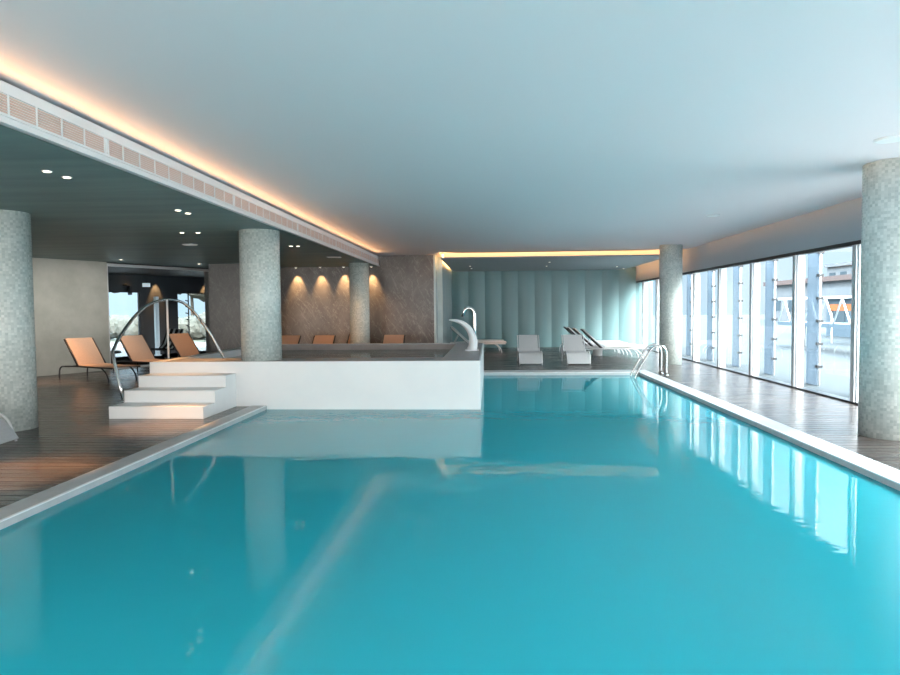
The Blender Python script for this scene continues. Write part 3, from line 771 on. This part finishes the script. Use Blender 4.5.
# outdoors, left side
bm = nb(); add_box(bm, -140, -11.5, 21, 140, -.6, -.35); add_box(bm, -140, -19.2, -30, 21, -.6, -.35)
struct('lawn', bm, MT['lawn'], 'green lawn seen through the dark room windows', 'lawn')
bm = nb(); add_box(bm, -140, -8, 33, 37, -.35, -.33); add_box(bm, -140, -8, 26.5, 28, -.35, -.33)
struct('road', bm, MT['road'], 'pale road strip across the lawn outside', 'road')
for hx, hy, lx, lab in ((-21.5, 41, 4.5, 'low brown hedge across the lawn in the left outdoor window'), (-14.5, 38.5, 2.2, 'low brown hedge across the lawn in the right outdoor window')):
    bm = nb(); 
    for k in range(16):
        bmesh.ops.create_icosphere(bm, subdivisions=3, radius=.75, matrix=Matrix.Translation((-lx+k*2*lx/15, random.uniform(-.2, .2), .65+random.uniform(0, .5))))
    for v in bm.verts: v.co += Vector([random.uniform(-1, 1) for _ in range(3)])*.06; v.co.z = max(0, v.co.z)
    h_ = obj('hedge', bm, MT['leaf']); h_.location = (hx, hy, -.35); tag(h_, lab, 'hedge')
def tree(x, y, h, r, label):
    t = thing('tree', label, 'tree', (x, y, -.35), 0, 'trees across the lawn')
    bm = nb(); add_tube(bm, smooth_path([(0, 0, 0), (.08, 0, h*.3), (-.05, .05, h*.62)], 3), [.16, .15, .14, .13, .12, .11, .1], 8); obj('trunk', bm, MT['bark'], t)
    bm = nb()
    for k in range(9):
        a_ = random.uniform(0, 2*PI); q = random.uniform(.1, .75)*r
        mtx = Matrix.Translation((q*math.cos(a_), q*math.sin(a_), h*random.uniform(.5, .92))) @ Matrix.Diagonal((1, 1, .8, 1))
        bmesh.ops.create_icosphere(bm, subdivisions=3, radius=r*random.uniform(.35, .6), matrix=mtx)
    for v in bm.verts: v.co += Vector([random.uniform(-1, 1) for _ in range(3)])*r*.07
    obj('crown', bm, MT['leaf'], t)
for x, y, h, r, lab in ((-28, 44, 7, 2.6, 'bushy tree in the left outdoor window'), (-36, 52, 8, 3, 'taller tree further back in the left outdoor window'), (-23.5, 50, 7, 2.6, 'bushy tree in the right outdoor window'), (-19.5, 46, 6, 2.2, 'small tree at the right side of the right outdoor window')):
    tree(x, y, h, r, lab)

# ------------------------------------------------------------------ world and portals
w = bpy.data.worlds.new('world'); S.world = w; w.use_nodes = True
t = w.node_tree; bg = t.nodes['Background']
tc = t.nodes.new('ShaderNodeTexCoord'); nz = t.nodes.new('ShaderNodeTexNoise'); nz.inputs['Scale'].default_value = 2.2; nz.inputs['Detail'].default_value = 5
rp = t.nodes.new('ShaderNodeValToRGB'); rp.color_ramp.elements[0].color = (.52, .75, .95, 1); rp.color_ramp.elements[1].color = (.88, .95, 1, 1)
rp.color_ramp.elements[0].position = .35; rp.color_ramp.elements[1].position = .65
t.links.new(tc.outputs['Generated'], nz.inputs['Vector']); t.links.new(nz.outputs['Fac'], rp.inputs[0])
sx = t.nodes.new('ShaderNodeSeparateXYZ'); t.links.new(tc.outputs['Generated'], sx.inputs[0])
mr = t.nodes.new('ShaderNodeMapRange'); mr.interpolation_type = 'SMOOTHSTEP'
mr.inputs[1].default_value = .12; mr.inputs[2].default_value = .75; mr.inputs[3].default_value = SKY[0]; mr.inputs[4].default_value = SKY[1]
t.links.new(sx.outputs[2], mr.inputs[0]); dp = t.nodes.new('ShaderNodeVectorMath'); dp.operation = 'DOT_PRODUCT'; t.links.new(tc.outputs['Generated'], dp.inputs[0]); dp.inputs[1].default_value = (.35, -.94, 0)
m2 = t.nodes.new('ShaderNodeMapRange'); m2.interpolation_type = 'SMOOTHSTEP'
m2.inputs[1].default_value = .1; m2.inputs[2].default_value = .95; m2.inputs[3].default_value = 1; m2.inputs[4].default_value = 5.6
t.links.new(dp.outputs['Value'], m2.inputs[0])
m3 = t.nodes.new('ShaderNodeMapRange'); m3.inputs[1].default_value = .1; m3.inputs[2].default_value = .7; t.links.new(dp.outputs['Value'], m3.inputs[0])
cm = t.nodes.new('ShaderNodeMix'); cm.data_type = 'RGBA'; t.links.new(m3.outputs[0], cm.inputs[0]); t.links.new(rp.outputs[0], cm.inputs[6]); cm.inputs[7].default_value = (1, .93, .86, 1); t.links.new(cm.outputs[2], bg.inputs[0])
mm = t.nodes.new('ShaderNodeMath'); mm.operation = 'MULTIPLY'; t.links.new(mr.outputs[0], mm.inputs[0]); t.links.new(m2.outputs[0], mm.inputs[1]); t.links.new(mm.outputs[0], bg.inputs[1])
def portal(loc, d, sx, sy):
    l_ = bpy.data.lights.new('daylight_portal', 'AREA'); l_.shape = 'RECTANGLE'; l_.size = sx; l_.size_y = sy; l_.cycles.is_portal = True
    o = bpy.data.objects.new('daylight_portal', l_); C.objects.link(o); o.location = loc
    o.rotation_euler = Vector(d).to_track_quat('-Z', 'Z').to_euler()
portal((WX+.25, 10.4, 1.25), (-1, 0, 0), 30, 2.5)
portal((-6.5, YN-.2, 1.4), (0, 1, 0), 25, 2.8)

S.view_settings.view_transform = 'Standard'; S.view_settings.look = 'None'; S.view_settings.gamma = 1
S.view_settings.use_curve_mapping = False; S.view_settings.exposure = 0.38
S.cycles.use_denoising = True
try: S.cycles.denoiser = 'OPENIMAGEDENOISE'
except Exception: pass
S.cycles.max_bounces = 10; S.cycles.diffuse_bounces = 6; S.cycles.glossy_bounces = 5; S.cycles.transparent_max_bounces = 16
S.cycles.sample_clamp_indirect = 6
